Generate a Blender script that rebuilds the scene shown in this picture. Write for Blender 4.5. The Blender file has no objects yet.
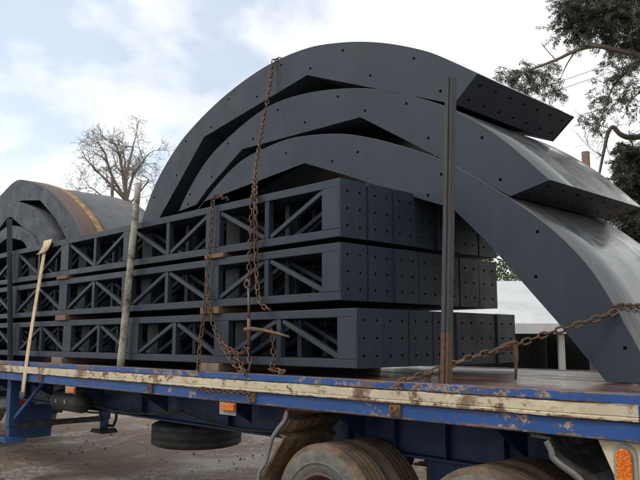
import bpy, bmesh, math, random
from mathutils import Vector, Matrix, noise
random.seed(7)
R = math.radians
scn = bpy.context.scene
COL = scn.collection

# ------------------------------------------------------------------ camera
F = 722.0                       # focal length in photo pixels (640 wide)
PITCH = math.atan(100 / F)
PHI = R(46.0)                   # the trailer runs 46 degrees across the view
EYE = Vector((0, 0, 1.71))
def at(u, v, Y):
    """photo pixel -> the point of the real plane y = Y"""
    x = (u - 320) / F; y = (240 - v) / F
    fw = math.cos(PITCH) - y * math.sin(PITCH); up = math.sin(PITCH) + y * math.cos(PITCH)
    X = -math.sin(PHI) * fw + math.cos(PHI) * x; YY = math.cos(PHI) * fw + math.sin(PHI) * x
    return Vector((X / YY * Y, Y, EYE.z + up / YY * Y))
def far(u, v, s):
    """point in direction of a photo pixel at forward distance s"""
    x = (u - 320) / F; y = (240 - v) / F
    fw = math.cos(PITCH) - y * math.sin(PITCH); up = math.sin(PITCH) + y * math.cos(PITCH)
    X = -math.sin(PHI) * fw + math.cos(PHI) * x; YY = math.cos(PHI) * fw + math.sin(PHI) * x
    return Vector((X, YY, up)) * (s / fw) + EYE
cam = bpy.data.cameras.new('camera'); co = bpy.data.objects.new('camera', cam); COL.objects.link(co)
co.location = EYE; co.rotation_euler = (R(90) + PITCH, 0, PHI)
cam.sensor_width = 36; cam.lens = F / 640 * 36; cam.clip_start = .05; cam.clip_end = 4000
scn.camera = co

# ------------------------------------------------------------------ materials
class N:
    def __init__(s, name):
        s.m = bpy.data.materials.new(name); s.m.use_nodes = True
        s.nt = s.m.node_tree; s.b = s.nt.nodes['Principled BSDF']
        s.pos = s.nt.nodes.new('ShaderNodeNewGeometry').outputs['Position']
    def node(s, t, **k):
        n = s.nt.nodes.new(t)
        for a, b in k.items(): setattr(n, a, b)
        return n
    def link(s, a, b): s.nt.links.new(a, b)
    def scaled(s, sc):
        n = s.node('ShaderNodeVectorMath', operation='MULTIPLY'); s.link(s.pos, n.inputs[0]); n.inputs[1].default_value = sc
        return n.outputs[0]
    def noise(s, scale, detail=6, rough=.6, stretch=(1, 1, 1), dist=0.0):
        n = s.node('ShaderNodeTexNoise'); s.link(s.scaled(stretch), n.inputs['Vector'])
        n.inputs['Scale'].default_value = scale; n.inputs['Detail'].default_value = detail
        n.inputs['Roughness'].default_value = rough; n.inputs['Distortion'].default_value = dist
        return n.outputs['Fac']
    def ramp(s, src, a, b, lo=0.0, hi=1.0):
        n = s.node('ShaderNodeMapRange'); s.link(src, n.inputs[0])
        n.inputs[1].default_value = a; n.inputs[2].default_value = b; n.inputs[3].default_value = lo; n.inputs[4].default_value = hi
        return n.outputs[0]
    def mix(s, fac, A, B):
        n = s.node('ShaderNodeMix', data_type='RGBA')
        if isinstance(fac, float): n.inputs[0].default_value = fac
        else: s.link(fac, n.inputs[0])
        for v, i in ((A, 6), (B, 7)):
            if isinstance(v, tuple): n.inputs[i].default_value = (*v, 1)
            else: s.link(v, n.inputs[i])
        return n.outputs[2]
    def math(s, op, a, b):
        n = s.node('ShaderNodeMath', operation=op)
        for v, i in ((a, 0), (b, 1)):
            if isinstance(v, (int, float)): n.inputs[i].default_value = v
            else: s.link(v, n.inputs[i])
        return n.outputs[0]
    def bump(s, h, strength=.3, dist=.01):
        n = s.node('ShaderNodeBump'); s.link(h, n.inputs['Height']); n.inputs['Strength'].default_value = strength; n.inputs['Distance'].default_value = dist
        s.link(n.outputs[0], s.b.inputs['Normal'])
    def out(s, col=None, rough=None, metal=None, spec=None):
        for v, k in ((col, 'Base Color'), (rough, 'Roughness'), (metal, 'Metallic'), (spec, 'Specular IOR Level')):
            if v is None: continue
            if isinstance(v, tuple): s.b.inputs[k].default_value = (*v, 1)
            elif isinstance(v, (int, float)): s.b.inputs[k].default_value = v
            else: s.link(v, s.b.inputs[k])
        return s.m
M = {}
def steel(name, base, dust, rust_amt=.665, r0=.38, r1=.6, streak=None, seams=False):
    n = N(name)
    big = n.noise(1.3, 5, .6); fine = n.noise(22, 6, .65); drip = n.noise(5, 5, .6, (3.2, 3.2, .35))
    c = n.mix(n.ramp(big, .35, .7), base, tuple(x * 1.22 for x in base))
    c = n.mix(n.ramp(drip, .55, .8, 0, .45), c, dust)
    c = n.mix(n.ramp(fine, .62, .8, 0, .35), c, tuple(x * .6 for x in base))
    sc = n.math('MULTIPLY', n.ramp(n.noise(16, 6, .75, (.12, 1, 1.6), .3), .665, .70), n.ramp(n.noise(1.7, 3), .5, .6))
    c = n.mix(n.math('MULTIPLY', sc, .8), c, tuple(x * 3.0 for x in base))
    c = n.mix(n.ramp(n.noise(2.4, 7, .7, (1, 1, .6)), .52, .70, 0, .4), c, (.035, .044, .058))
    rm = n.math('MULTIPLY', n.ramp(n.noise(9, 8, .7), rust_amt, rust_amt + .05), n.ramp(big, .45, .6))
    c = n.mix(rm, c, (.13, .06, .03))
    if streak:
        sm = n.math('MULTIPLY', n.ramp(n.noise(3.0, 8, .72, (.8, 5, .8)), .54, .64), n.ramp(n.noise(1.1, 3), .42, .56))
        c = n.mix(sm, c, streak)
    if seams:
        sp = n.node('ShaderNodeSeparateXYZ'); n.link(n.pos, sp.inputs[0])
        yy = n.math('ADD', sp.outputs[1], n.math('MULTIPLY', n.noise(.8, 3), .05))
        ln = n.math('LESS_THAN', n.math('FRACT', n.math('DIVIDE', yy, .29), 0), .022)
        c = n.mix(n.math('MULTIPLY', ln, .7), c, (.02, .02, .02))
        gr = n.noise(6, 7, .7, (.5, 9, .5)); c = n.mix(n.ramp(gr, .5, .72, 0, .6), c, (.03, .03, .032))
    n.bump(n.noise(3.0, 3, .5), .12, .02)
    return n.out(c, n.ramp(n.noise(4, 5, .6), .3, .7, r0, r1), None, .5 if seams else .34)
M['steel'] = steel('painted_steel', (.020, .0285, .042), (.038, .048, .063))
M['steel_dark'] = steel('darker_steel', (.017, .024, .036), (.033, .04, .054))  # darker steel copy: shade put into arch ends and soffits; also a stake
M['sheet'] = steel('weathered_roof_sheet', (.085, .092, .10), (.13, .135, .14), .6, .06, .40, (.20, .15, .09), True)
M['sheet_dirty'] = steel('dirty_roof_sheet', (.036, .040, .046), (.075, .06, .045), .58, .55, .8, (.12, .075, .045))
M['sheet_matte'] = steel('dull_roof_sheet', (.055, .062, .072), (.10, .105, .11), .6, .5, .75, (.24, .13, .035), True)
n = N('rusty_roof_sheet'); c = n.mix(n.ramp(n.noise(6, 8, .7), .35, .65), (.10, .045, .03), (.055, .05, .052)); c = n.mix(n.ramp(n.noise(14, 6), .6, .75), c, (.17, .10, .055)); M['rust_sheet'] = n.out(c, .65)
n = N('ochre_primer'); c = n.mix(n.ramp(n.noise(9, 7, .75), .36, .6), (.40, .215, .045), (.13, .07, .035)); M['ochre'] = n.out(c, .7)
n = N('hole_shade'); M['hole'] = n.out((.004, .004, .004), 1.0, None, 0.0)  # flat black discs, painting the dark inside of bolt holes
n = N('rusty_iron'); a = n.noise(40, 6, .7); c = n.mix(n.ramp(a, .35, .65), (.06, .036, .025), (.15, .082, .046)); c = n.mix(n.ramp(n.noise(7, 4), .52, .66), c, (.055, .047, .042)); c = n.mix(n.ramp(n.noise(3, 3), .56, .66, 0, .7), c, (.19, .10, .05)); n.bump(a, .5, .004); M['chain'] = n.out(c, .75, .2)
n = N('worn_iron'); a = n.noise(30, 6, .7); c = n.mix(n.ramp(a, .4, .65), (.10, .095, .09), (.16, .09, .05)); M['iron'] = n.out(c, .55, .3)
def timber(name, a, b, dark, stretch, lo=.58, hi=.72):
    n = N(name); g = n.noise(14, 7, .7, stretch, .6)
    c = n.mix(n.ramp(g, .3, .7), a, b); c = n.mix(n.ramp(n.noise(5, 8, .75), lo, hi), c, dark)
    n.bump(g, .5, .006); M[name] = n.out(c, .8)
timber('packer_timber', (.12, .058, .034), (.19, .095, .052), (.06, .038, .026), (8, .6, 8))
timber('grey_packer_timber', (.15, .10, .07), (.20, .15, .11), (.08, .06, .04), (8, .6, 8))
timber('black_stake', (.022, .022, .024), (.075, .075, .08), (.05, .035, .025), (10, 10, .25))
timber('weathered_pole', (.50, .48, .41), (.22, .19, .14), (.07, .06, .045), (10, 10, .8), .47, .60)
timber('dark_timber', (.07, .055, .045), (.13, .10, .075), (.04, .03, .025), (8, 8, .5))
timber('sawn_timber', (.17, .11, .07), (.11, .07, .045), (.10, .065, .045), (8, 8, .6))
timber('bark', (.085, .068, .055), (.15, .125, .10), (.05, .045, .035), (4, 4, .8))
timber('grey_bark', (.15, .13, .115), (.22, .195, .17), (.11, .095, .085), (4, 4, .8))
def paint(name, base, chipped, under, amt, r=.4, grime=(.10, .075, .05), gr=.5, stain=.64, edge=None):
    n = N(name); f = n.noise(8, 9, .72, (1, 1, 1.6)); big = n.noise(1.6, 4, .6)
    c = n.mix(n.ramp(n.noise(3, 4), .35, .7), base, tuple(x * .8 for x in base))
    c = n.mix(n.ramp(n.noise(26, 5, .7, (.35, 1, 1.5)), .56, .72, 0, gr), c, grime)
    thr = n.math('SUBTRACT', f, n.ramp(big, .3, .7, .08, -.06))
    cm = n.ramp(thr, amt, amt + .02); um = n.ramp(thr, amt + .03, amt + .06)
    c = n.mix(n.ramp(thr, amt - .07, amt, 0, .35), c, grime)
    c = n.mix(cm, c, chipped); c = n.mix(um, c, under)
    sm = n.ramp(n.noise(2.1, 7, .7), stain, stain + .05, 0, .85)
    c = n.mix(sm, c, (.13, .07, .04))
    if edge:
        sp = n.node('ShaderNodeSeparateXYZ'); n.link(n.pos, sp.inputs[0])
        for z, d in edge:
            q = n.math('SUBTRACT', n.math('DIVIDE', n.math('ABSOLUTE', n.math('SUBTRACT', sp.outputs[2], z), 0), d), n.ramp(n.noise(5, 8, .75, (1, 1, .3)), .3, .72, -.4, 1.1))
            c = n.mix(n.ramp(q, .05, -.05), c, n.mix(n.ramp(n.noise(20, 5), .4, .65), (.10, .055, .035), (.20, .13, .085)))
    n.bump(n.math('SUBTRACT', n.noise(12, 4), cm), .25, .006)
    M[name] = n.out(c, n.ramp(f, .4, .7, r, .8), None, .45)
paint('blue_rail_paint', (.012, .068, .245), (.36, .29, .20), (.14, .07, .04), .61, .38, gr=.6, stain=.66, edge=((1.222, .03), (1.315, .010)))
paint('blue_lip_paint', (.012, .068, .245), (.30, .24, .165), (.12, .065, .04), .565, .38, gr=.7, stain=.56, edge=((1.400, .012), (1.454, .024)))
paint('rusty_rail_top', (.10, .062, .043), (.04, .075, .18), (.025, .065, .21), .55, .5, (.10, .07, .05))
paint('blue_leg_dirty', (.016, .052, .15), (.1, .09, .08), (.08, .05, .035), .66, .5, (.06, .055, .05), .6, .68)
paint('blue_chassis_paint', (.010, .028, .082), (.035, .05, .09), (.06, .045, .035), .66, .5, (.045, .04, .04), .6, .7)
paint('blue_leg_paint', (.013, .048, .14), (.1, .09, .08), (.08, .05, .035), .66, .5, (.06, .055, .05), .6, .68)
paint('cream_paint', (.54, .475, .335), (.19, .12, .08), (.10, .06, .037), .565, .5, (.22, .155, .09), .9, .565, ((1.318, .02), (1.398, .008)))
paint('cream_panel', (.55, .48, .34), (.22, .14, .09), (.11, .065, .04), .62, .5, (.27, .19, .11), .6, .66)
paint('wing_edge', (.15, .145, .13), (.13, .10, .075), (.10, .075, .055), .6, .6, (.10, .08, .06), .8, .6)
paint('galvanised', (.27, .27, .25), (.25, .22, .18), (.17, .12, .08), .66, .45, (.2, .17, .13), .6, .68)
paint('tank_green', (.035, .038, .033), (.08, .07, .053), (.07, .05, .035), .62, .5, (.12, .10, .07), .6)
# deck of wet boards running along the trailer
n = N('wet_deck_boards')
sep = n.node('ShaderNodeSeparateXYZ'); n.link(n.pos, sep.inputs[0])
fr = n.math('FRACT', n.math('DIVIDE', sep.outputs[1], .17), 0); gap = n.math('LESS_THAN', fr, .05)
idn = n.math('FLOOR', n.math('DIVIDE', sep.outputs[1], .17), 0)
wn = n.node('ShaderNodeTexWhiteNoise', noise_dimensions='1D'); n.link(idn, wn.inputs['W'])
g = n.noise(12, 7, .7, (.35, 7, 7))
c = n.mix(n.ramp(g, .3, .7), (.115, .060, .042), (.05, .036, .03)); c = n.mix(n.ramp(wn.outputs[0], 0, 1, 0, .6), c, (.14, .070, .045))
c = n.mix(gap, c, (.01, .01, .01))
h = n.math('SUBTRACT', n.math('MULTIPLY', g, .6), n.math('MULTIPLY', gap, 2.0)); n.bump(h, .28, .012)
wet = n.ramp(n.noise(2.4, 7, .68, (.5, 3.2, 1)), .40, .50, .65, .03)
M['deck'] = n.out(c, wet, None, .6)
# rubber, mud, ground
n = N('muddy_rubber'); a = n.noise(5, 7, .7); c = n.mix(n.ramp(a, .34, .56), (.052, .037, .026), (.15, .10, .063)); c = n.mix(n.ramp(n.noise(28, 5), .5, .7, 0, .6), c, (.10, .07, .048)); n.bump(n.noise(30, 6, .7), .5, .01); M['rubber_mud'] = n.out(c, .85)
n = N('sidewall_rubber'); a = n.noise(7, 7, .7); c = n.mix(n.ramp(a, .4, .66), (.065, .065, .066), (.17, .145, .115)); n.bump(n.noise(30, 6, .7), .4, .006); M['rubber_grey'] = n.out(c, .7)
n = N('black_rubber'); a = n.noise(8, 6, .7); c = n.mix(n.ramp(a, .4, .7), (.015, .015, .015), (.05, .045, .04)); M['rubber'] = n.out(c, .7)
n = N('mud_caked_wing'); a = n.noise(5, 8, .72, (1, .5, 2)); c = n.mix(n.ramp(a, .36, .62), (.095, .062, .038), (.25, .165, .10)); c = n.mix(n.ramp(n.noise(3, 5), .52, .68), c, (.05, .038, .03)); n.bump(n.noise(24, 7, .7), .8, .02); M['wing_mud'] = n.out(c, .9)
n = N('black_plastic'); c = n.mix(n.ramp(n.noise(9, 6), .45, .7), (.02, .021, .022), (.065, .06, .055)); M['plastic'] = n.out(c, .45)
n = N('amber_lens'); a = n.node('ShaderNodeTexVoronoi'); n.link(n.scaled((1, 1, 1)), a.inputs['Vector']); a.inputs['Scale'].default_value = 95
c = n.mix(n.ramp(a.outputs['Distance'], .1, .6), (.85, .25, .012), (.50, .10, .005)); n.bump(a.outputs['Distance'], .6, .004); M['amber'] = n.out(c, .18)
n = N('red_lens'); M['red'] = n.out((.6, .05, .025), .2)
n = N('strap_webbing'); c = n.mix(n.ramp(n.noise(14, 6), .4, .7), (.56, .44, .27), (.40, .29, .17)); M['strap'] = n.out(c, .85)
n = N('white_sheet'); n.bump(n.noise(2.2, 4, .6, (1, 1, .4)), .5, .06); c = n.mix(n.ramp(n.noise(1.5, 6), .45, .75), (.50, .51, .53), (.36, .37, .38)); M['white'] = n.out(c, .5)
n = N('grey_post_paint'); M['greypost'] = n.out((.33, .33, .32), .7)
n = N('window_glass'); M['glass'] = n.out((.02, .025, .03), .05)
n = N('cable'); M['cable'] = n.out((.02, .02, .02), .6)
def leafmat(name, a, b):
    n = N(name); c = n.mix(n.ramp(n.noise(1.7, 4), .35, .65), a, b); c = n.mix(n.ramp(n.noise(9, 3), .5, .75, 0, .6), c, tuple(x * .5 for x in a)); M[name] = n.out(c, .6)
leafmat('needles', (.040, .052, .030), (.072, .085, .048))
leafmat('hedge_leaves', (.050, .075, .026), (.095, .12, .045))
n = N('wet_muddy_yard')
a = n.noise(.5, 7, .62); b = n.noise(5, 10, .75); d = n.noise(45, 6, .75); e = n.noise(1.3, 6, .65, (1.3, .6, 1))
c = n.mix(n.ramp(b, .34, .66), (.165, .114, .081), (.33, .242, .182)); c = n.mix(n.ramp(e, .38, .62, 0, .6), c, (.25, .178, .13))
c = n.mix(n.ramp(d, .56, .66, 0, .75), c, (.36, .30, .25)); c = n.mix(n.ramp(d, .45, .36, 0, .8), c, (.10, .072, .054))
chalk = n.math('MULTIPLY', n.ramp(n.noise(.8, 7, .72, (1.3, .5, 1)), .50, .60), n.ramp(n.noise(9, 9, .8), .46, .58))
c = n.mix(n.math('MULTIPLY', chalk, .8), c, (.60, .57, .54))
wet = n.ramp(a, .52, .60)
c = n.mix(n.math('MULTIPLY', wet, .4), c, (.085, .06, .045))
n.bump(n.math('ADD', b, n.math('MULTIPLY', d, .6)), 1.0, .06)
M['ground'] = n.out(c, n.ramp(a, .50, .60, .85, .36), None, .35)

# ------------------------------------------------------------------ mesh helpers
class MB:
    def __init__(s): s.bm = bmesh.new(); s.mi = 0
    def face(s, vs, smooth=False):
        try:
            f = s.bm.faces.new(vs); f.material_index = s.mi; f.smooth = smooth; return f
        except ValueError: return None
    def v(s, p): return s.bm.verts.new(p)
    def box(s, lo, hi):
        x0, y0, z0 = lo; x1, y1, z1 = hi
        q = [s.v(p) for p in ((x0, y0, z0), (x1, y0, z0), (x1, y1, z0), (x0, y1, z0), (x0, y0, z1), (x1, y0, z1), (x1, y1, z1), (x0, y1, z1))]
        for i in ((0, 3, 2, 1), (4, 5, 6, 7), (0, 1, 5, 4), (1, 2, 6, 5), (2, 3, 7, 6), (3, 0, 4, 7)): s.face([q[k] for k in i])
        return s
    def beam(s, p, q, w, h, up=(0, -1, 0)):
        """bar p->q; h measured along up, w across"""
        p, q, up = Vector(p), Vector(q), Vector(up); d = (q - p).normalized(); a = d.cross(up).normalized(); b = a.cross(d).normalized()
        vs = [[s.v(o + a * (i * w / 2) + b * (j * h / 2)) for i, j in ((-1, -1), (1, -1), (1, 1), (-1, 1))] for o in (p, q)]
        s.face(vs[0][::-1]); s.face(vs[1])
        for k in range(4): s.face([vs[0][k], vs[0][(k + 1) % 4], vs[1][(k + 1) % 4], vs[1][k]])
        return s
    def tube(s, pts, rad, n=8, cap=True, smooth=True):
        pts = [Vector(p) for p in pts]
        if not hasattr(rad, '__len__'): rad = [rad] * len(pts)
        rings = []; ref = None
        for i, p in enumerate(pts):
            d = (pts[min(i + 1, len(pts) - 1)] - pts[max(i - 1, 0)]).normalized()
            if ref is None:
                ref = d.orthogonal().normalized()
            a = (ref - d * ref.dot(d)).normalized(); ref = a; b = d.cross(a)
            rings.append([s.v(p + (a * math.cos(2 * math.pi * k / n) + b * math.sin(2 * math.pi * k / n)) * rad[i]) for k in range(n)])
        for r0, r1 in zip(rings, rings[1:]):
            for k in range(n): s.face([r0[k], r0[(k + 1) % n], r1[(k + 1) % n], r1[k]], smooth)
        if cap: s.face(rings[0][::-1]); s.face(rings[-1])
        return s
    def prism(s, poly, y0, y1):
        """polygon of (x, z) extruded from y0 to y1"""
        a = [s.v((x, y0, z)) for x, z in poly]; b = [s.v((x, y1, z)) for x, z in poly]
        s.face(a); s.face(b[::-1]); k = len(poly)
        for i in range(k): s.face([a[i], b[i], b[(i + 1) % k], a[(i + 1) % k]])
        return s
    def strip(s, a, b, t, smooth=True):
        """sheet of thickness t (down along z-normal of the curve) between two polylines a and b"""
        va = [s.v(p) for p in a]; vb = [s.v(p) for p in b]
        for i in range(len(a) - 1): s.face([va[i], va[i + 1], vb[i + 1], vb[i]], smooth)
        return s
    def lathe(s, prof, c, axis='Y', n=40, smooth=True):
        """profile of (offset along axis, radius) swept about the axis through c"""
        c = Vector(c); rings = []
        for o, r in prof:
            ring = []
            for k in range(n):
                t = 2 * math.pi * k / n
                d = {'Y': (r * math.cos(t), o, r * math.sin(t)), 'Z': (r * math.cos(t), r * math.sin(t), o), 'X': (o, r * math.cos(t), r * math.sin(t))}[axis]
                ring.append(s.v(c + Vector(d)))
            rings.append(ring)
        for r0, r1 in zip(rings, rings[1:]):
            for k in range(n): s.face([r0[k], r0[(k + 1) % n], r1[(k + 1) % n], r1[k]], smooth)
        return s
    def disc(s, c, nrm, r, n=8):
        c, nrm = Vector(c), Vector(nrm).normalized(); a = nrm.orthogonal().normalized(); b = nrm.cross(a)
        s.face([s.v(c + (a * math.cos(2 * math.pi * k / n) + b * math.sin(2 * math.pi * k / n)) * r) for k in range(n)])
        return s
    def build(s, name, mats, parent=None, bevel=0, fix=True, loc=None):
        if fix: bmesh.ops.recalc_face_normals(s.bm, faces=s.bm.faces)
        me = bpy.data.meshes.new(name)
        o = bpy.data.objects.new(name, me); COL.objects.link(o)
        off = Vector(loc) if loc is not None else None
        if parent is not None:
            o.parent = parent; off = wloc(parent)
        if off is not None: bmesh.ops.translate(s.bm, verts=s.bm.verts, vec=-off)
        s.bm.to_mesh(me); s.bm.free()
        if loc is not None: o.location = loc
        for m in (mats if isinstance(mats, (list, tuple)) else [mats]): me.materials.append(M[m])
        if bevel:
            b = o.modifiers.new('bevel', 'BEVEL'); b.width = bevel; b.segments = 2; b.limit_method = 'ANGLE'
        return o
def wloc(o):
    p = Vector(o.location)
    while o.parent: o = o.parent; p += Vector(o.location)
    return p
def tag(o, label=None, cat=None, group=None, kind=None):
    for k, v in (('label', label), ('category', cat), ('group', group), ('kind', kind)):
        if v: o[k] = v
    return o
def thing(name, label, cat, loc, group=None):
    o = bpy.data.objects.new(name, None); COL.objects.link(o); o.location = loc; o.empty_display_size = .2
    return tag(o, label, cat, group)
def copy_tree(o, parent=None):
    c = o.copy(); COL.objects.link(c)
    if parent is not None: c.parent = parent
    for ch in [x for x in bpy.data.objects if x.parent == o]: copy_tree(ch, c)
    return c
def smooth_curve(pts, k=6):
    pts = [Vector(p) for p in pts]; q = [pts[0] * 2 - pts[1]] + pts + [pts[-1] * 2 - pts[-2]]; out = []
    for i in range(1, len(q) - 2):
        a, b, c, d = q[i - 1:i + 3]
        for j in range(k):
            t = j / k
            out.append(.5 * ((2 * b) + (c - a) * t + (2 * a - 5 * b + 4 * c - d) * t * t + (3 * b - a - 3 * c + d) * t ** 3))
    return out + [pts[-1]]

# ------------------------------------------------------------------ ground
Y0 = 3.54                       # near side of the trailer
DECK = 1.446
def ground():
    m = MB(); ks = []
    n_ = 150
    for i in range(n_ + 1):
        t = (i / n_) * 2 - 1; ks.append(math.sinh(t * 6.2) / math.sinh(6.2) * 700)
    g = [[None] * (n_ + 1) for _ in ks]
    for i, x in enumerate(ks):
        for j, y in enumerate(ks):
            X, Y = x - 6, y + 7
            z = .05 * noise.noise((X * .5, Y * .8, 1)) + .035 * noise.noise((X * 1.4, Y * 1.9, 4)) - .03
            if -3 - 2 < X < -1.5 and 3.3 < Y < 6.3: z = 0
            if abs(X) + abs(Y) > 100: z = -.05
            g[i][j] = m.v((X, Y, min(z, 0)))
    for i in range(n_):
        for j in range(n_): m.face([g[i][j], g[i + 1][j], g[i + 1][j + 1], g[i][j + 1]], True)
    tag(m.build('ground', 'ground', fix=False), kind='structure')
ground()

# ------------------------------------------------------------------ trailer
TX0, TX1 = -13.9, -1.475        # front, rear
tr = thing('flatbed_trailer', 'long blue and cream flatbed lorry trailer with muddy wheels carrying the steelwork', 'trailer', (-7.5, 4.79, 0))
m = MB(); m.box((TX0, Y0 + .075, DECK - .045), (TX1 + .02, 6.04 - .075, DECK)); m.build('deck', 'deck', tr)
def rail(name, mat, y0, y1, z0, z1, amp, seed, x0=TX0, x1=TX1, bevel=.006):
    m = MB(); k = int((x1 - x0) / .09); prev = None
    for i in range(k + 1):
        x = x0 + (x1 - x0) * i / k
        dy = amp * noise.noise((x * 2.3, seed, 0)) + amp * .6 * noise.noise((x * 9, seed, 5)); dz = amp * .8 * noise.noise((x * 1.7, seed, 9)) + amp * .4 * noise.noise((x * 11, seed, 2))
        pf = ((0, 0), (0, 1)) if name != 'rub_rail' else ((0, 0), (-.003, .03), (-.004, .20), (0, .25), (.006, .29), (.0, .33), (-.001, .94), (.006, 1))
        r = [m.v((x, y0 + dy * (1 - .3 * b) + a, z0 + (z1 - z0) * b + dz * (.6 + .4 * b))) for a, b in pf] + [m.v((x, y1, z1 + dz)), m.v((x, y1, z0))]
        nr = len(r)
        if prev:
            for a in range(nr):
                m.mi = 1 if (name == 'edge_rail' and a == 1) else 0
                m.face([prev[a], prev[(a + 1) % nr], r[(a + 1) % nr], r[a]])
            m.mi = 0
        else: m.face(r[::-1])
        prev = r
    m.face(prev); return m.build(name, [mat, 'rusty_rail_top'], tr, bevel if name != 'rub_rail' else 0)
for side in (0, 1):
    ys = (lambda a: a) if side == 0 else (lambda a: 9.58 - a)
    def rr(name, mat, a, b, z0, z1, amp, seed):
        y0, y1 = sorted((ys(a), ys(b)))
        if side: 
            m = MB(); m.box((TX0, y0, z0), (TX1, y1, z1)); m.build(name, mat, tr, .006)
        else: rail(name, mat, y0, y1, z0, z1, amp, seed)
    rr('edge_rail', 'blue_lip_paint', Y0 + .012, Y0 + .074, 1.400, DECK + .006, .004, 3)
    rr('rub_rail', 'cream_paint', Y0 - .012, Y0 + .055, 1.318, 1.398, .005, 7)
    rr('side_rave', 'blue_rail_paint', Y0 + .01, Y0 + .05, 1.222, 1.315, .004, 11)
    y0, y1 = sorted((ys(Y0 + .02), ys(Y0 + .14)))
    m = MB(); m.box((TX0, y0 + .002, 1.219), (TX1 - .002, y1, 1.227)); m.build('rave_lip', 'blue_chassis_paint', tr)
# rusty brackets and loops on the rave
for u, w in ((395, .09), (252, .08), (40, .08), (150, .06)):
    p = at(u, 400, Y0)
    m = MB(); m.box((p.x - w / 2, Y0 - .005, 1.236), (p.x + w / 2, Y0 + .03, 1.312)); 
    m.tube([(p.x - .025, Y0 - .012, 1.30), (p.x - .025, Y0 - .03, 1.275), (p.x, Y0 - .034, 1.262), (p.x + .025, Y0 - .03, 1.275), (p.x + .025, Y0 - .012, 1.30)], .007, 6)
    m.build('rope_hook', 'chain', tr, .003)
# rear corner post and rear bolster
m = MB(); m.box((TX1 + .002, Y0 - .015, 1.215), (TX1 + .07, 6.06, DECK + .012)); m.build('rear_bolster', 'blue_rail_paint', tr, .008)
m = MB(); m.box((TX1 + .024, Y0 - .024, 1.37), (TX1 + .058, Y0 - .013, 1.43)); m.build('reflector', 'white', tr, .003)
m = MB(); m.box((TX0 - .06, Y0 + .01, 1.2), (TX0 - .002, 6.03, 1.75)); m.build('headboard', 'blue_leg_paint', tr, .008)
# chassis beams: web, flanges, ribs in one mesh each
for y in (4.22, 5.28):
    m = MB()
    m.box((TX0 + .2, y, .90), (TX1 - .05, y + .014, 1.38)); m.box((TX0 + .2, y - .07, 1.381), (TX1 - .05, y + .084, 1.398)); m.box((TX0 + .2, y - .07, .88), (TX1 - .05, y + .084, .899))
    x = TX0 + .6
    while x < TX1 - .1:
        m.box((x, y - .062, .9005), (x + .012, y - .001, 1.3795)); x += .46 if x > -4.4 else 1.55
    m.build('chassis_beam', 'blue_chassis_paint', tr, .003)
x = TX0 + .5
k = 0
while x < TX1 - .2:
    for s in (0, 1):
        q = (lambda a: a) if s == 0 else (lambda a: 9.58 - a)
        m = MB()
        ya, yb = q(Y0 + .06), q(4.148)
        vs = [(ya, 1.30), (ya, 1.395), (yb, 1.395), (yb, 1.02), (yb, .98)]
        a = [m.v((x - .008, yy, zz)) for yy, zz in vs]; b = [m.v((x + .008, yy, zz)) for yy, zz in vs]
        m.face(a); m.face(b[::-1])
        for i in range(5): m.face([a[i], a[(i + 1) % 5], b[(i + 1) % 5], b[i]])
        m.box((x - .035, min(ya, yb), 1.384), (x + .035, max(ya, yb), 1.40))
        m.build('outrigger', 'blue_chassis_paint', tr)
    m = MB(); m.box((x - .03, 4.306, 1.22), (x + .03, 5.208, 1.36)); m.build('crossmember', 'blue_chassis_paint', tr)
    x += 1.37
# wheels
WX = (-3.73, -2.42); WR = .495
def wheel(x, y, out):
    """twin wheels; out = -1 when the outer side faces -y"""
    e = bpy.data.objects.new('wheel', None); COL.objects.link(e); e.parent = tr
    e.location = Vector((x, y, WR)) - wloc(tr)
    for kk in (0, 1):
        yc = y + kk * .315 * -out
        m = MB(); W = .135
        prof = [(-W * .80, .285), (-W * .98, .33), (-W * 1.02, .40), (-W * .96, .455), (-W * .80, .485), (-W * .72, WR)]
        gr = []
        for gx in (-.5, -.17, .17, .5): gr += [(W * (gx - .06), WR), (W * (gx - .03), WR - .0018), (W * (gx + .03), WR - .0018), (W * (gx + .06), WR)]
        prof = prof + gr + [(-a, r) for a, r in prof[::-1]]
        m.lathe(prof, (x, yc, WR), 'Y', 56)
        for f in m.bm.faces:
            c = f.calc_center_median(); r = math.hypot(c.x - x, c.z - WR); f.material_index = 1 if r < .44 else 0
        # raised lettering-free ribs on the sidewall
        m.mi = 1
        m.lathe([(out * W * 1.01, .36), (out * W * 1.055, .365), (out * W * 1.055, .372), (out * W * 1.01, .377)], (x, yc, WR), 'Y', 56)
        m.build('tyre', ['rubber_mud', 'rubber_grey'], e)
        m = MB()
        o = out
        m.lathe([(o * W * .86, .287), (o * W * .95, .30), (o * W * .9, .275), (o * W * .2, .26), (o * -.01 , .20), (o * .0, .12), (o * .05, .11), (o * .09, .085), (o * .1, .0005)], (x, yc, WR), 'Y', 40)
        m.lathe([(-o * W * .86, .287), (-o * W * .9, .275), (o * W * .2, .258)], (x, yc, WR), 'Y', 40)
        for t in range(10):
            a = t * .6283; m.lathe([(0, .016), (o * .05, .014), (o * .05, .0005)], (x + .165 * math.cos(a), yc, WR + .165 * math.sin(a)), 'Y', 8)
        m.build('rim', 'rust_sheet', e)
for x in WX:
    wheel(x, 3.60 + .14, -1); wheel(x, 9.58 - 3.74, 1)
    m = MB(); m.tube([(x, 4.25, WR), (x, 5.33, WR)], .075, 12); m.build('axle', 'plastic', tr)
    for y in (4.29, 5.29):
        m = MB()
        for k in range(6): m.box((x - .5 + k * .06, y - .04, .60 + .02 * k), (x + .5 - k * .06, y + .04, .618 + .02 * k))
        m.build('leaf_spring', 'chain', tr)
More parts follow.
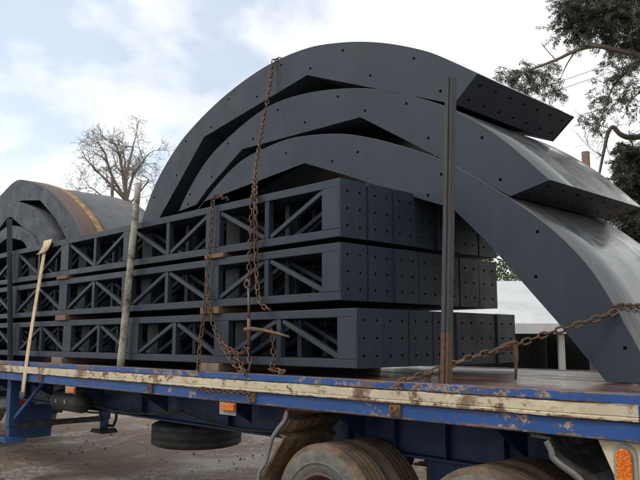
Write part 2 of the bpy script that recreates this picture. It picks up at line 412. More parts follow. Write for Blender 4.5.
for x in (-4.4, -3.075, -1.75):
    for y in (4.20, 5.22):
        m = MB(); m.prism([(x - .2, .879), (x + .2, .879), (x + .09, .58), (x - .09, .58)], y, y + .12); m.build('spring_hanger', 'blue_chassis_paint', tr, .004)
# mudguards: a faceted plate with a smooth galvanised edge strip
def mudguard(path, edge, y0, y1, mat, strip):
    m = MB(); kk = 12; rows = []
    for (x, z) in path: rows.append([m.v((x + .012 * noise.noise((x * 8, j, z * 8)), y0 + (y1 - y0) * j / kk, z + .014 * noise.noise((j * .7, x * 5, z * 5)))) for j in range(kk + 1)])
    for r0, r1 in zip(rows, rows[1:]):
        for j in range(kk): m.face([r0[j], r0[j + 1], r1[j + 1], r1[j]])
    o = m.build('mudguard', mat, tr, 0)
    so = o.modifiers.new('thickness', 'SOLIDIFY'); so.thickness = .02; so.offset = 0
    c = smooth_curve(edge, 6); m = MB(); rows = []
    for k, p in enumerate(c):
        t = (c[min(k + 1, len(c) - 1)] - c[max(k - 1, 0)]).normalized(); nn = Vector((-t.z, 0, t.x)) * .017
        rows.append([m.v(p + nn), m.v(p - nn), m.v(p - nn * .9 + Vector((0, .012, 0))), m.v(p + nn * .9 + Vector((0, .012, 0)))])
    for a, b in zip(rows, rows[1:]):
        for q in range(4): m.face([a[q], a[(q + 1) % 4], b[(q + 1) % 4], b[q]], q == 0)
    m.face(rows[0]); m.face(rows[-1]); m.build('edge_strip', strip, o)
    return o
E_ = [at(u, v, 3.58) for u, v in ((286.5, 411), (284.5, 420), (277, 430), (271.5, 439), (268.5, 450), (265, 463), (259, 473), (257, 490))]
zig = [at(u, v, 3.60) for u, v in ((322, 403), (289, 405), (286, 411), (283.5, 417), (289, 421), (285, 427), (278, 434), (284, 438), (279, 446), (273, 456), (268, 466), (262, 478), (260, 500))]
mudguard([(p.x, min(p.z, 1.213)) for p in zig], E_, 3.60, 4.14, 'wing_mud', 'wing_edge')
E_ = [at(u, v, 3.58) for u, v in ((546, 441), (551, 451), (553, 458), (562, 466), (572, 473), (580, 480), (588, 492), (594, 512), (597, 535))]
rp = [at(u, v, 3.60) for u, v in ((530, 436), (549, 438), (552, 450), (558, 460), (580, 479), (592, 500), (598, 530))]
mudguard([(p.x, min(p.z, 1.2)) for p in rp], E_, 3.60, 4.14, 'plastic', 'wing_edge')
# cream lamp bracket with tall amber marker at the rear
a, b, c_, d = at(597, 428, 3.60), at(617, 482, 3.60), at(617, 520, 3.60), at(641, 520, 3.60)
m = MB(); m.prism([(a.x, 1.217), (b.x, b.z), (c_.x, c_.z), (TX1 - .002, c_.z), (TX1 - .002, 1.217)], 3.60, 3.612); pl = m.build('lamp_bracket', 'cream_panel', tr, .002)
a, b = at(624.5, 450, 3.59), at(626.5, 486, 3.59)
def capsule(cx, zt, zb, w, y0, y1, mb):
    pts = []
    for k in range(9): t = math.pi * k / 8; pts.append((cx + w * math.cos(t), zt - w + w * math.sin(t)))
    for k in range(9): t = math.pi + math.pi * k / 8; pts.append((cx + w * math.cos(t), zb + w + w * math.sin(t)))
    mb.prism(pts, y0, y1)
lx = (a.x + b.x) / 2
m = MB(); capsule(lx, a.z + .03, b.z - .03, .058, 3.588, 3.599, m); bz = m.build('marker_lamp', 'galvanised', pl, .003)
m = MB(); capsule(lx, a.z + .008, b.z - .008, .038, 3.568, 3.5875, m); m.build('lens', 'amber', pl, .004)
# amber side markers hung below the rave
for (u0, v0, u1, v1), (w0, x0, w1, x1) in (((220, 398, 236, 416), (221.5, 402.5, 234, 411.5)), ((66, 382, 75.5, 394), (67.5, 387, 74, 393))):
    p, q = at(u0, v0, Y0 + .02), at(u1, v1, Y0 + .02); r_, s_ = at(w0, x0, Y0), at(w1, x1, Y0)
    m = MB(); m.box((p.x, Y0 + .016, min(q.z, 1.2)), (q.x, Y0 + .022, 1.2165)); lp = m.build('marker_lamp', 'galvanised', tr, .002)
    m = MB(); m.box((r_.x, Y0 - .008, s_.z), (s_.x, Y0 + .015, r_.z)); m.build('lens', 'amber', lp, .006)
# air tank
ta, tb = at(57, 402, 3.95), at(85, 402, 3.95)
m = MB(); L = tb.x - ta.x
m.lathe([(0, .0005), (.005, .06), (.03, .105), (.06, .118), (.075, .125), (.09, .118), (L - .09, .118), (L - .06, .118), (L - .03, .105), (L, .0005)], (ta.x, 3.95, .99), 'X', 28); m.build('air_tank', 'tank_green', tr)
m = MB()
for x in (ta.x + .25, tb.x - .25): m.box((x - .02, 3.94, 1.09), (x + .02, 4.2, 1.11)); m.box((x - .02, 3.82, .975), (x + .02, 3.828, 1.02))
m.build('tank_bracket', 'galvanised', tr)
# spare tyre slung flat under the chassis
sc = Vector((-6.95, 4.79, .68))
m = MB(); W = .13
m.lathe([(-W * .8, .285), (-W, .33), (-W * 1.02, .42), (-W * .9, .47), (-W * .74, .5), (-W * .42, .5), (-W * .38, .49), (-W * .30, .49), (-W * .26, .5), (W * .26, .5), (W * .30, .49), (W * .38, .49), (W * .42, .5), (W * .74, .5), (W * .9, .47), (W * 1.02, .42), (W, .33), (W * .8, .285)], sc, 'Z', 56); sp = m.build('spare_tyre', 'rubber', tr)
m = MB(); m.lathe([(-W * .8, .287), (-W * .3, .26), (-W * .2, .0005)], sc, 'Z', 32); m.lathe([(W * .8, .287), (W * .3, .26), (-W * .19, .24)], sc, 'Z', 32); m.box((sc.x - .03, sc.y - .5, .865), (sc.x + .03, sc.y + .5, .88)); m.box((sc.x - .02, sc.y - .02, .66), (sc.x + .02, sc.y + .02, .87)); m.build('carrier', 'rust_sheet', sp)
# landing legs with cross shaft
LX = -9.5
for y in (3.72, 5.0):
    m = MB(); m.box((LX - .06, y - .06, .62), (LX + .06, y + .06, 1.38)); m.box((LX - .045, y - .045, .50), (LX + .045, y + .045, .6195)); m.beam((LX + .07, y, .72), (LX + .42, y + (.22 if y < 4.5 else -.1), 1.2), .05, .03); lg = m.build('landing_leg', 'blue_leg_paint', tr, .005)
    m = MB(); m.prism([(LX - .17, .44), (LX + .17, .44), (LX + .1, .499), (LX - .1, .499)], y - .13, y + .13); m.build('foot', 'plastic' if y > 4.5 else 'blue_leg_paint', lg, .008)
m = MB(); m.box((LX + .0, 3.785, .60), (LX + .05, 4.935, .67)); m.build('cross_shaft', 'plastic', tr, .006)
m = MB(); m.tube([(LX + .15, 4.95, .55), (LX + .35, 4.95, .56), (LX + .42, 4.95, .66), (LX + .42, 4.95, .83), (LX + .8, 5.0, .88)], .02, 8); m.build('crank_handle', 'plastic', tr)
# blue tractor mudflap, built as a thin box with an added strip
a, b = at(14, 447, 4.05), at(15, 420, 4.05)
bX = -10.25
m = MB(); m.box((bX - .10, 4.0, .36), (bX, 4.58, .80)); m.box((bX - .07, 4.25, .80), (bX - .03, 4.33, 1.38)); bx = m.build('mudflap', 'blue_leg_paint', tr, .006)
m = MB(); m.box((bX + .0005, 4.1, .755), (bX + .008, 4.5, .775)); m.build('flap_strip', 'blue_chassis_paint', bx)
# air hoses sagging under the chassis
m = MB()
for (x0, x1, y, z, s) in ((-9.4, -7.2, 4.12, .98, .12), (-8.6, -6.2, 4.1, 1.02, .1), (-6.2, -4.3, 4.1, 1.0, .08)):
    m.tube([(x0 + (x1 - x0) * t / 12, y, z - s * 4 * (t / 12) * (1 - t / 12)) for t in range(13)], .012, 6)
m.build('air_hose', 'rubber', tr)

# ------------------------------------------------------------------ tractor unit ahead of the trailer (mostly out of the frame)
tu = thing('tractor_unit', 'dark lorry tractor unit coupled under the far front of the trailer', 'lorry', (-13.2, 4.79, 0))
m = MB()
for y in (4.38, 5.12): m.box((-16.4, y, .78), (-10.9, y + .08, 1.0))
m.box((-10.92, 4.0, .80), (-10.86, 5.6, .98)); m.build('chassis', 'plastic', tu, .006)
m = MB(); m.lathe([(0, .5), (.06, .5), (.06, .0005)], (-13.3, 4.79, 1.14), 'Z', 32); m.box((-13.7, 4.45, 1.0), (-12.9, 5.13, 1.14)); m.build('fifth_wheel', 'plastic', tu)
for x in (-13.6, -16.0):
    for y, o in ((3.72, -1), (9.58 - 3.72, 1)):
        m = MB(); W = .15 if x < -15 else .29; yc = y - o * (W - .13)
        m.lathe([(-W, .285), (-W, .42), (-W * .9, .48), (-W * .85, .5), (W * .85, .5), (W * .9, .48), (W, .42), (W, .285)], (x, yc, .5), 'Y', 40); w = m.build('wheel', 'rubber_mud', tu)
        m = MB(); m.lathe([(o * W * .95, .287), (o * W * .3, .25), (o * W * .5, .1), (o * W * .7, .0005)], (x, yc, .5), 'Y', 24); m.build('rim', 'galvanised', w)
for y0, y1 in ((3.58, 4.2), (5.38, 6.0)):
    m = MB()
    pr = [(-13.6 + .62 * math.cos(R(t)), .5 + .6 * math.sin(R(t))) for t in range(-10, 191, 20)]
    m.strip([(x, y0, min(z, 1.09)) for x, z in pr], [(x, y1, min(z, 1.09)) for x, z in pr], 0); g_ = m.build('mudguard', 'plastic', tu); g_.modifiers.new('t', 'SOLIDIFY').thickness = .012
m = MB(); m.box((-10.855, 4.0, .72), (-10.84, 4.75, .90)); lb = m.build('lamp_board', 'galvanised', tu, .003)
for y0, y1, mt in ((4.03, 4.14, 'white'), (4.15, 4.27, 'amber'), (4.28, 4.47, 'red')):
    m = MB(); m.box((-10.838, y0, .745), (-10.80, y1, .87)); m.build('lamp', mt, lb, .008)
m = MB(); m.prism([(-16.9, .55), (-14.9, .55), (-14.9, 2.95), (-15.4, 3.15), (-16.75, 3.0), (-17.0, 1.9)], 3.62, 5.96); cb = m.build('cab', 'blue_leg_paint', tu, .04)
m = MB(); m.box((-16.7, 3.606, 1.75), (-15.6, 3.618, 2.55)); m.build('window', 'glass', cb); 
m = MB(); m.box((-16.86, 3.604, .8), (-15.5, 3.6195, 1.7)); m.build('door', 'blue_leg_paint', cb, .003)

# ------------------------------------------------------------------ timber packers
LV = [(1.516, 1.931), (1.991, 2.406), (2.446, 2.876)]
NAMES = ['bottom', 'middle', 'top']
for (u, px) in ((215, -5.08), (62, -8.03)):
    for k, (z0, z1) in enumerate(((DECK + .001, LV[0][0] - .001), (LV[0][1] + .001, LV[1][0] - .001), (LV[1][1] + .001, LV[2][0] - .001))):
        where = ('lying on the deck under the bottom truss', 'between the bottom and middle trusses', 'between the middle and top trusses')[k]
        side = 'behind the hanging chains' if u == 215 else 'near the yellow strap'
        m = MB(); dx = random.uniform(-.05, .05)
        m.box((px - .15 + dx, 3.63, z0), (px + .12 + dx, 5.68, z1))
        mt_ = 'grey_packer_timber' if k == 0 else 'packer_timber'; o_ = (m.build('timber_packer', mt_, None, .006, loc=(px, 4.6, z0))); tag(o_, f'{["grey brown", "rust brown"][k > 0]} timber packer {where}, {side}', 'timber packer', 'timber packers between the trusses')

# ------------------------------------------------------------------ lattice trusses
MOD = 1.46; NM = 7; PITCH_Y = .292; TW = .278
def make_truss(xe, y, z0, z1, flip, label):
    """front plane at y, right hand end at xe"""
    t = thing('lattice_truss', label, 'truss', (xe, y, z0), 'dark steel lattice trusses stacked on the trailer')
    x0 = xe - MOD * NM - .2; ch = .062; fl = .01
    for nm, za, zb in (('top_chord', z1 - ch, z1), ('bottom_chord', z0, z0 + ch)):
        m = MB(); m.box((x0, y, za), (xe - .012, y + TW, zb)); m.build(nm, 'steel', t, .004)  # chords solid across the full width, to shut light out of the stack
    def member(nm, fn):
        for back in (0, 1):
            m = MB(); fn(m, back); m.build(nm if not back else 'rear_' + nm, 'steel', t, .003)
    for k in range(NM + 1):
        xc = xe - .1 - k * MOD
        def post(m, back, xc=xc, k=k):
            w = .1 if k else .088
            ya = y + TW - .058 if back else y - .003
            m.box((xc - w, ya, z0 + ch + .0005), (xc + w, ya + .052, z1 - ch - .0005))
        member('wide_post', post)
        if k == NM: break
        xm = xc - MOD / 2
        def mid(m, back, xm=xm):
            ya = y + TW - .056 if back else y + .004
            m.box((xm - .026, ya, z0 + ch + .0005), (xm + .026, ya + .05, z1 - ch - .0005))
        member('post', mid)
        for s in (-1, 1):
            def diag(m, back, xm=xm, s=s):
                za, zb = (z0 + ch + .015, z1 - ch - .015) if flip else (z1 - ch - .015, z0 + ch + .015)
                ya = y + TW - .03 if back else y + .03
                m.beam((xm + s * (MOD / 2 - .1), ya, za), (xm + s * .04, ya, zb), .036, .04)
            member('diagonal', diag)
    m = MB(); m.box((xe - .0115, y, z0), (xe, y + TW, z1)); m.mi = 1
    for yy in (.26, .74):
        for q in range(3): m.disc((xe + .0015, y + TW * yy, z0 + (z1 - z0) * (.2 + .3 * q)), (1, 0, 0), .0105)
    m.build('end_plate', ['steel', 'hole'], t, 0, fix=False)
    return t
ROWS = ['first', 'second', 'third', 'fourth', 'fifth', 'sixth', 'seventh']
for k, (z0, z1) in enumerate(LV):
    xe = (-3.425, -3.58, -3.58)[k]; Yf = 3.66
    base = make_truss(xe, Yf, z0, z1, k < 2, f'blue grey lattice truss, {NAMES[k]} of the three in the front row facing the near rail')
    for r in range(1, 7):
        c = copy_tree(base); c.location.y += r * PITCH_Y; c.location.x += random.uniform(-.012, .02)
        c.rotation_euler = (0, 0, random.uniform(-.0015, .0015)); c['label'] = f'dark lattice truss in the {NAMES[k]} layer, {ROWS[r]} row counting from the near rail'

# ------------------------------------------------------------------ curved arch segments
HOLE = .0125
def arch(label, outer, inner, y0, y1, sheet='sheet', close_left=True, cut=None, shift=(0, 0), group='curved steel arch segments', endmat='steel_dark', extra=None):
    """outer: smooth curve left to right, inner: faceted underside left to right; both (x, z)"""
    out = [(p[0] + shift[0], p[1] + shift[1]) for p in outer]; inn = [(p[0] + shift[0], p[1] + shift[1]) for p in inner]
    lo = Vector((out[0][0], y0, min(out[0][1], inn[0][1])))
    t = thing('steel_arch', label, 'steel arch', lo, group)
    tk = .012
    # length fractions, used to pair the two edges and place the flat black discs for bolt holes
    def lens(c):
        L = [0]
        for a, b in zip(c, c[1:]): L.append(L[-1] + math.hypot(b[0] - a[0], b[1] - a[1]))
        return L
    def sample(c, f):
        L = lens(c); d = f * L[-1]
        for i in range(len(c) - 1):
            if d <= L[i + 1] + 1e-9:
                q = (d - L[i]) / max(1e-9, L[i + 1] - L[i]); return (c[i][0] + (c[i + 1][0] - c[i][0]) * q, c[i][1] + (c[i + 1][1] - c[i][1]) * q)
        return c[-1]
    poly = out + inn[::-1]
    for ya, yb, sgn in ((y0, y0 + tk, -1), (y1 - tk, y1, 1)):
        m = MB(); m.prism(poly, ya, yb); bmesh.ops.recalc_face_normals(m.bm, faces=m.bm.faces); m.mi = 1
        L = lens(out)[-1]; kk = int(L / .42)
        for i in range(kk):
            f = (i + .5) / kk; o_, i_ = sample(out, f), sample(inn, f); q = .2 if i % 2 else .74
            m.disc((o_[0] + (i_[0] - o_[0]) * q, ya - .0015 if sgn < 0 else yb + .0015, o_[1] + (i_[1] - o_[1]) * q), (0, sgn, 0), HOLE, 10)
        m.build('side_plate', ['steel', 'hole'], t, 0, fix=False)
    ya, yb = y0 + tk + .0005, y1 - tk - .0005
    # curved top sheet, a thin lipped solid
    def lift(c, d):
        r = []
        for i, p in enumerate(c):
            a, b = c[max(i - 1, 0)], c[min(i + 1, len(c) - 1)]; tx, tz = b[0] - a[0], b[1] - a[1]; l = math.hypot(tx, tz)
            r.append((p[0] - tz / l * d, p[1] + tx / l * d))
        return r
    up = lift(out, .004); dn = lift(out, .0005)
    m = MB(); Ys = [y0 - .001] + [y0 + (y1 - y0) * k / 4 for k in range(1, 4)] + [y1 + .001]
    g = [[m.v((x, yy, z)) for x, z in up] for yy in Ys]; b0 = [m.v((x, Ys[0], z)) for x, z in dn]; b1 = [m.v((x, Ys[-1], z)) for x, z in dn]
    kk = len(up)
    for ra, rb in zip(g, g[1:]):
        for i in range(kk - 1): m.face([ra[i], ra[i + 1], rb[i + 1], rb[i]], True)
    for i in range(kk - 1):
        m.face([b0[i], b0[i + 1], g[0][i + 1], g[0][i]]); m.face([g[-1][i], g[-1][i + 1], b1[i + 1], b1[i]])
    m.build('curved_sheet', sheet, t)
    m = MB()
    for p, q in zip(inn, inn[1:]):
        vs = [m.v((p[0], ya, p[1] + .004)), m.v((q[0], ya, q[1] + .004)), m.v((q[0], yb, q[1] + .004)), m.v((p[0], yb, p[1] + .004))]; m.face(vs)
    o = m.build('soffit_plate', 'steel_dark', t)
    for (p, q, sx) in ((out[0], inn[0], -1), (out[-1], inn[-1], 1)):
        d = Vector((q[0] - p[0], 0, q[1] - p[1])); nrm = Vector((-d.z, 0, d.x)).normalized()
        if nrm.x * sx < 0 and abs(nrm.x) > .2: nrm = -nrm
        if abs(nrm.x) <= .2 and nrm.z > 0: nrm = -nrm
        m = MB(); P = Vector((p[0], 0, p[1])); e = .004
        vs = [m.v(P + Vector((0, ya, 0)) - nrm * e), m.v(P + Vector((0, yb, 0)) - nrm * e), m.v(P + d + Vector((0, yb, 0)) - nrm * e), m.v(P + d + Vector((0, ya, 0)) - nrm * e)]; m.face(vs); m.mi = 1
        nn = int((yb - ya) / .2)
        for i in range(nn):
            for q2 in (.25, .75): m.disc(P + d * q2 + Vector((0, ya + (i + .5) * (yb - ya) / nn, 0)) + nrm * .001, nrm, .012)
        m.build('end_plate', [endmat, 'hole'], t, 0, fix=False)
    return t
YA, YB = 4.48, 6.02
def tr2(pts, Y=YA): return [(p.x, p.z) for p in (at(u, v, Y) for u, v in pts)]
def curve2(pts, k=6): return [(p.x, p.y) for p in smooth_curve([Vector((a, b, 0)) for a, b in pts], k)]
TOPZ = LV[2][1] + .004
def foot(c, z):  # extend the left end of a curve down to height z
    (x0, z0), (x1, z1) = c[0], c[1]; q = (z - z0) / (z1 - z0); return [(x0 + (x1 - x0) * q, z)] + c
a1o = curve2(tr2([(144, 215), (152, 193), (163, 170), (185, 136.5), (221, 99.5), (262, 69), (302.5, 50), (340, 43), (380, 43), (422, 50.5), (450, 61), (477, 74)]))
a1i = tr2([(161, 215), (204, 137), (307, 75), (454, 104)])
arch('topmost of three big dark steel arches, ending in mid air at upper right', foot(a1o, TOPZ), foot(a1i, TOPZ), YA, YB)
a2o = curve2(tr2([(178, 213), (190, 188), (209, 158), (237, 130), (268, 107), (302.5, 94.5), (343, 89), (380, 90), (421, 99), (455, 111), (500, 138), (549, 180)]))
a2i = tr2([(190, 213), (207, 189), (242, 149), (360, 117), (421, 148), (510, 196)])
arch('middle one of three big dark steel arches with streaked top sheet', foot(a2o, TOPZ), foot(a2i, TOPZ), YA + .004, YB + .01)
a3o = curve2(tr2([(203, 203), (220, 182), (241, 161.5), (266, 148), (294, 138), (335, 134.2), (367, 137.7), (400, 146), (442, 160.5), (484, 183), (523, 207.5), (558, 235), (590, 269), (617, 311), (640, 352)]))
a3i = tr2([(215, 203), (258, 188), (304.5, 163), (345, 175), (400, 193), (452, 208), (486, 241), (556, 320.5), (606, 381)])
x3, z3 = a3o[-1]; a3o = a3o + [(x3 + .09, DECK + .005)]; a3i[-1] = (a3i[-1][0], DECK + .005)
arch('lowest of three big dark steel arches, its wide foot standing on the deck', foot(a3o, TOPZ), foot(a3i, TOPZ), YA + .002, YB + .02)
# smaller stack at the front of the trailer
def mirror(c, xc): return [(2 * xc - x, z) for x, z in c[::-1] if 2 * xc - x < xc - .02]
def lcurve(op, ip, zend):
    o = tr2(op); i = tr2(ip); xc = o[0][0]
    def ext(c):
        (xa, za), (xb, zb) = c[-2], c[-1]; q = (zend - zb) / (zb - za); return c + [(xb + (xb - xa) * q * .55, zend)] if zend < zb else c
    o = ext(o); i = ext(i)
    o = mirror(o, xc) + o; i = mirror(i, xc) + i
    return curve2(o, 5), i
o, i = lcurve([(17, 180.6), (31, 182.3), (47, 189), (59, 200), (72, 216), (81, 234)], [(22, 200.4), (40, 200.2), (56, 219), (65.6, 237)], TOPZ)
arch('narrow arch with rusty top and ochre rim, front of the far left stack', o, i, YA, YA + .26, 'rust_sheet', group='arch segments stacked at the trailer front')
m = MB(); rim = o
oo = thing('dummy', 'x', 'x', (0, 0, 0)); bpy.data.objects.remove(oo)
arch('wide grey sheeted arch at the far left, behind the rusty topped one', [(x, z) for x, z in o], i, YA + .38, YB, 'sheet_matte', shift=(-.02, -.05), group='arch segments stacked at the trailer front')
pa = [x for x in bpy.data.objects if x.get('label', '').startswith('narrow arch')][0]
m = MB()
for p, q in zip(o, o[1:]): m.beam((p[0], YA + .318, p[1] - .016), (q[0], YA + .318, q[1] - .016), .036, .105)
m.build('ochre_rim', 'ochre', pa)
o, i = lcurve([(13, 202.3), (26.5, 204.7), (40.6, 214), (53, 231), (56, 237)], [(14, 217), (26.5, 228), (34, 238)], TOPZ)
arch('second arch down in the far left stack, nested under the rusty one', o, i, YA - .05, YA + .9, 'sheet_dirty', group='arch segments stacked at the trailer front')
o, i = lcurve([(14, 226.4), (28, 230), (37.5, 238), (40, 242)], [(15, 238), (27, 241), (30, 244)], TOPZ)
arch('lowest arch in the far left stack, just above the trusses', o, i, YA - .08, YA + .9, 'sheet_dirty', group='arch segments stacked at the trailer front')

# ------------------------------------------------------------------ stakes and strap
def stake(name, label, p, q, w, mat, kind, foot=None):
    m = MB()
    if kind == 'round':
        k = 14; pts = [Vector(p).lerp(Vector(q), j / k) + Vector((.008 * noise.noise((j * .5, 3, 1)), 0, 0)) for j in range(k + 1)]
        m.tube(pts, [w * (.56 - .1 * j / k) + .003 * noise.noise((j, 7, 2)) for j in range(k + 1)], 12)
        return tag(m.build(name, mat, None, 0, loc=p), label, 'stake')
    t = thing(name, label, 'stake', p)
    d = Vector(q) - Vector(p); mid = Vector(p) + d * (foot or 0)
    def chan(m, a, b):
        m.beam(a, b, w, .008); c = Vector((0, .02, 0))
        for s in (-1, 1): m.beam(Vector(a) + Vector((s * (w / 2 - .004), .0245, 0)), Vector(b) + Vector((s * (w / 2 - .004), .0245, 0)), .008, .04)
        m.beam(Vector(a) + Vector((0, -.010, 0)), Vector(b) + Vector((0, -.010, 0)), .014, .011)
    if foot:
        m = MB(); chan(m, Vector(p), mid - d.normalized() * .001); m.build('rusty_foot', 'chain', t, .002)
    m = MB(); chan(m, mid, Vector(q)); m.build('shaft', mat, t, .002)
    return t
stake('side_stake', 'black steel stake with rusty foot standing before the big arches', at(444, 388, Y0 + .04), at(449, 77, Y0 + .04), .055, 'black_stake', 'channel', .175)
stake('wooden_stake', 'pale weathered wooden pole leaning against the truss stack', at(120.5, 368, Y0 + .05), at(138.5, 183, Y0 + .05), .070, 'weathered_pole', 'round')
stake('side_stake', 'thin black steel stake at the far left end of the trusses', at(9, 362, Y0 + .05), at(8, 219, Y0 + .05), .06, 'steel_dark', 'channel')
st = thing('ratchet_strap', 'dirty yellow webbing strap tied down from truss top to rail', 'strap', at(22, 390, Y0 - .02))
def ribbon(pts, w, name, par):
    m = MB(); a = [Vector(p) + Vector((-w / 2, 0, 0)) for p in pts]; b = [Vector(p) + Vector((w / 2, 0, 0)) for p in pts]
    m.strip(a, b, 0); o = m.build(name, 'strap', par); o.modifiers.new('t', 'SOLIDIFY').thickness = .004
tp = at(45, 243, 3.64)
ribbon([Vector((tp.x + .05, 3.95, 2.885)), Vector((tp.x + .02, 3.66, 2.885)), Vector((tp.x, 3.648, 2.87)), Vector((tp.x - .01, 3.645, 2.80)), at(36, 300, 3.60), at(28, 350, 3.56), at(23, 388, 3.50), at(22.5, 396, 3.51)], .095, 'webbing', st)
ribbon([at(48, 240, 3.66), at(47, 245, 3.63), at(44, 251, 3.62), at(40, 254, 3.625)], .22, 'loose_end', st)
m = MB(); p = at(22.5, 394, 3.52); m.box((p.x - .06, 3.505, p.z - .05), (p.x + .06, 3.545, p.z + .03)); m.build('hook', 'plastic', st, .005)

# ------------------------------------------------------------------ chains
def link_mesh(m, c, d, roll, L=.066, W=.046, r=.0066):
    d = Vector(d).normalized(); a = d.orthogonal().normalized(); a = Matrix.Rotation(roll, 3, d) @ a
    b = d.cross(a); rad = (W - 2 * r) / 2; st_ = (L - W) / 2; cs = []
    for k in range(7): t = -math.pi / 2 + math.pi * k / 6; cs.append((st_ + rad * math.cos(t), rad * math.sin(t)))
    for k in range(7): t = math.pi / 2 + math.pi * k / 6; cs.append((-st_ + rad * math.cos(t), rad * math.sin(t)))
    n_ = len(cs); rings = []
    for i, (x, y) in enumerate(cs):
        x2, y2 = cs[(i + 1) % n_]; x1, y1 = cs[i - 1]; tx, ty = x2 - x1, y2 - y1; l = math.hypot(tx, ty); nx, ny = ty / l, -tx / l
        ring = []
        for k in range(6):
            t = k * math.pi / 3; px, py, pz = x + nx * r * math.cos(t), y + ny * r * math.cos(t), r * math.sin(t)
            ring.append(m.v(Vector(c) + d * px + a * py + b * pz))
        rings.append(ring)
    for i in range(n_):
        r0, r1 = rings[i], rings[(i + 1) % n_]
        for k in range(6): m.face([r0[k], r0[(k + 1) % 6], r1[(k + 1) % 6], r1[k]], True)
def chain_path(m, pts, jitter=.25, sag=0.0, scale=1.0):
    pts = [Vector(p) for p in pts]; c = smooth_curve(pts, 8) if len(pts) > 2 else [pts[0].lerp(pts[1], k / 20) for k in range(21)]
    step = .050 * scale; d = 0; k = 0; acc = 0; i = 0; L = 0
    seg = list(zip(c, c[1:])); roll0 = random.random() * 3
    want = 0
    for a, b in seg:
        l = (b - a).length
        while want <= L + l:
            p = a.lerp(b, (want - L) / max(l, 1e-6))
            link_mesh(m, p, b - a, roll0 + (k % 2) * math.pi / 2 + random.uniform(-jitter, jitter),   .066 * scale, .044 * scale, .0066 * scale); k += 1; want += step
        L += l
YT = 3.63
# A: over the crown of the arches, down to the near rail
m = MB()
pa0 = at(276, 60.5, YA)
chain_path(m, [pa0 + Vector((.05, 1.3, .06)), pa0 + Vector((.02, .6, .045)), pa0 + Vector((0, .1, .035)), pa0 + Vector((0, -.03, .0))])
chain_path(m, [pa0 + Vector((0, -.035, -.02)), at(269.5, 90, 4.38), at(262, 130, 4.15), at(255.5, 172, 3.85), at(253, 196, YT - .02)], .12)
chain_path(m, [at(252.5, 200, YT - .01), at(251, 230, YT - .01), at(249.5, 262, YT - .01), at(248, 282, YT - .01)], .15)
chain_path(m, [at(255.5, 172, 3.84), at(255.5, 205, YT - .03), at(256, 250, YT - .015), at(257, 280, YT - .01), at(259, 300, YT - .01), at(264, 307, YT - .01), at(271, 310, YT - .01)], .3)
cA = m.build('lashing_chain', 'chain', None, loc=at(247, 372, YT)); tag(cA, 'rusty chain hanging from the crown of the arches to the near rail', 'chain')
m = MB(); chain_path(m, [at(272, 332, YT - .01), at(273, 345, YT - .01), at(273.5, 362, YT - .01), at(271, 370, 3.60), at(277, 370, 3.62), at(283, 371.5, 3.60), at(277, 373, 3.58)], .4)
tag(m.build('chain_tail', 'chain', None, loc=at(275, 370, 3.6)), 'short rusty chain tail hanging below the binder handle onto the rail', 'chain')
# binder
lb = thing('load_binder', 'rusty lever load binder with long handle joined to the chains', 'load binder', at(249, 345, YT - .04))
m = MB(); m.tube([at(248.5, 288, YT - .03), at(249, 318, YT - .04)], .010, 10); m.tube([at(249, 318.5, YT - .04), at(249, 346, YT - .03)], .015, 10); m.tube([at(249, 346.5, YT - .03), at(248, 352, YT - .02)], .012, 8)
m.build('barrel', 'iron', lb)
m = MB(); m.lathe([(-.01, .022), (-.012, .034), (.0, .042), (.012, .034), (.01, .022), (-.01, .022)], at(247.5, 284, YT - .03), 'Y', 16); m.build('hook_ring', 'chain', lb)
m = MB(); m.tube([at(245, 329.5, YT - .075), at(252, 329, YT - .085), at(262, 330, YT - .10), at(276, 333, YT - .13), at(289, 336.8, YT - .16)], [.016, .018, .014, .010, .008], 8); m.build('handle', 'chain', lb)
# B: over the top chord, down, and a loose loop across to the binder
m = MB()
chain_path(m, [at(218, 199.5, 3.75) + Vector((0, .1, .02)), at(216, 199, 3.66) + Vector((0, 0, .02)), at(213, 201, YT), at(211.5, 225, YT - .01), at(209, 255, YT - .01), at(206.5, 285, YT - .01)], .15)
chain_path(m, [at(206.5, 288, YT - .01), at(204, 315, YT - .02), at(200, 345, YT - .05), at(198, 373, Y0 - .02)], .2)
chain_path(m, [at(208, 290, YT - .02), at(210, 312, YT - .02), at(216, 332, YT - .02), at(224, 346, YT - .03), at(232, 352, YT - .03), at(240, 354, YT - .03), at(246, 348, YT - .03)], .3)
chain_path(m, [at(224, 348, YT - .035), at(230, 358, YT - .04), at(237, 368, YT - .06), at(247, 372, YT - .06), at(250, 362, YT - .05), at(248, 352, YT - .04)], .4)
chain_path(m, [at(227, 347, YT - .05), at(234, 353, YT - .05), at(240, 362, YT - .05), at(245, 374, Y0 - .01)], .5)
cB = m.build('lashing_chain', 'chain', None, loc=at(198, 373, YT)); tag(cB, 'rusty chain over the top truss with a loose loop above the rail', 'chain')
# slack chain laid along the rave
m = MB(); chain_path(m, [(at(197, 384, Y0).x, Y0 - .02, 1.302), (at(225, 390, Y0).x, Y0 - .028, 1.30), (at(252, 396, Y0).x, Y0 - .02, 1.304)], .5, scale=.8)
tag(m.build('slack_chain', 'chain', None, loc=(at(225, 390, Y0).x, Y0 - .02, 1.30)), 'short slack chain lying along the blue rave under the cream rail', 'chain')
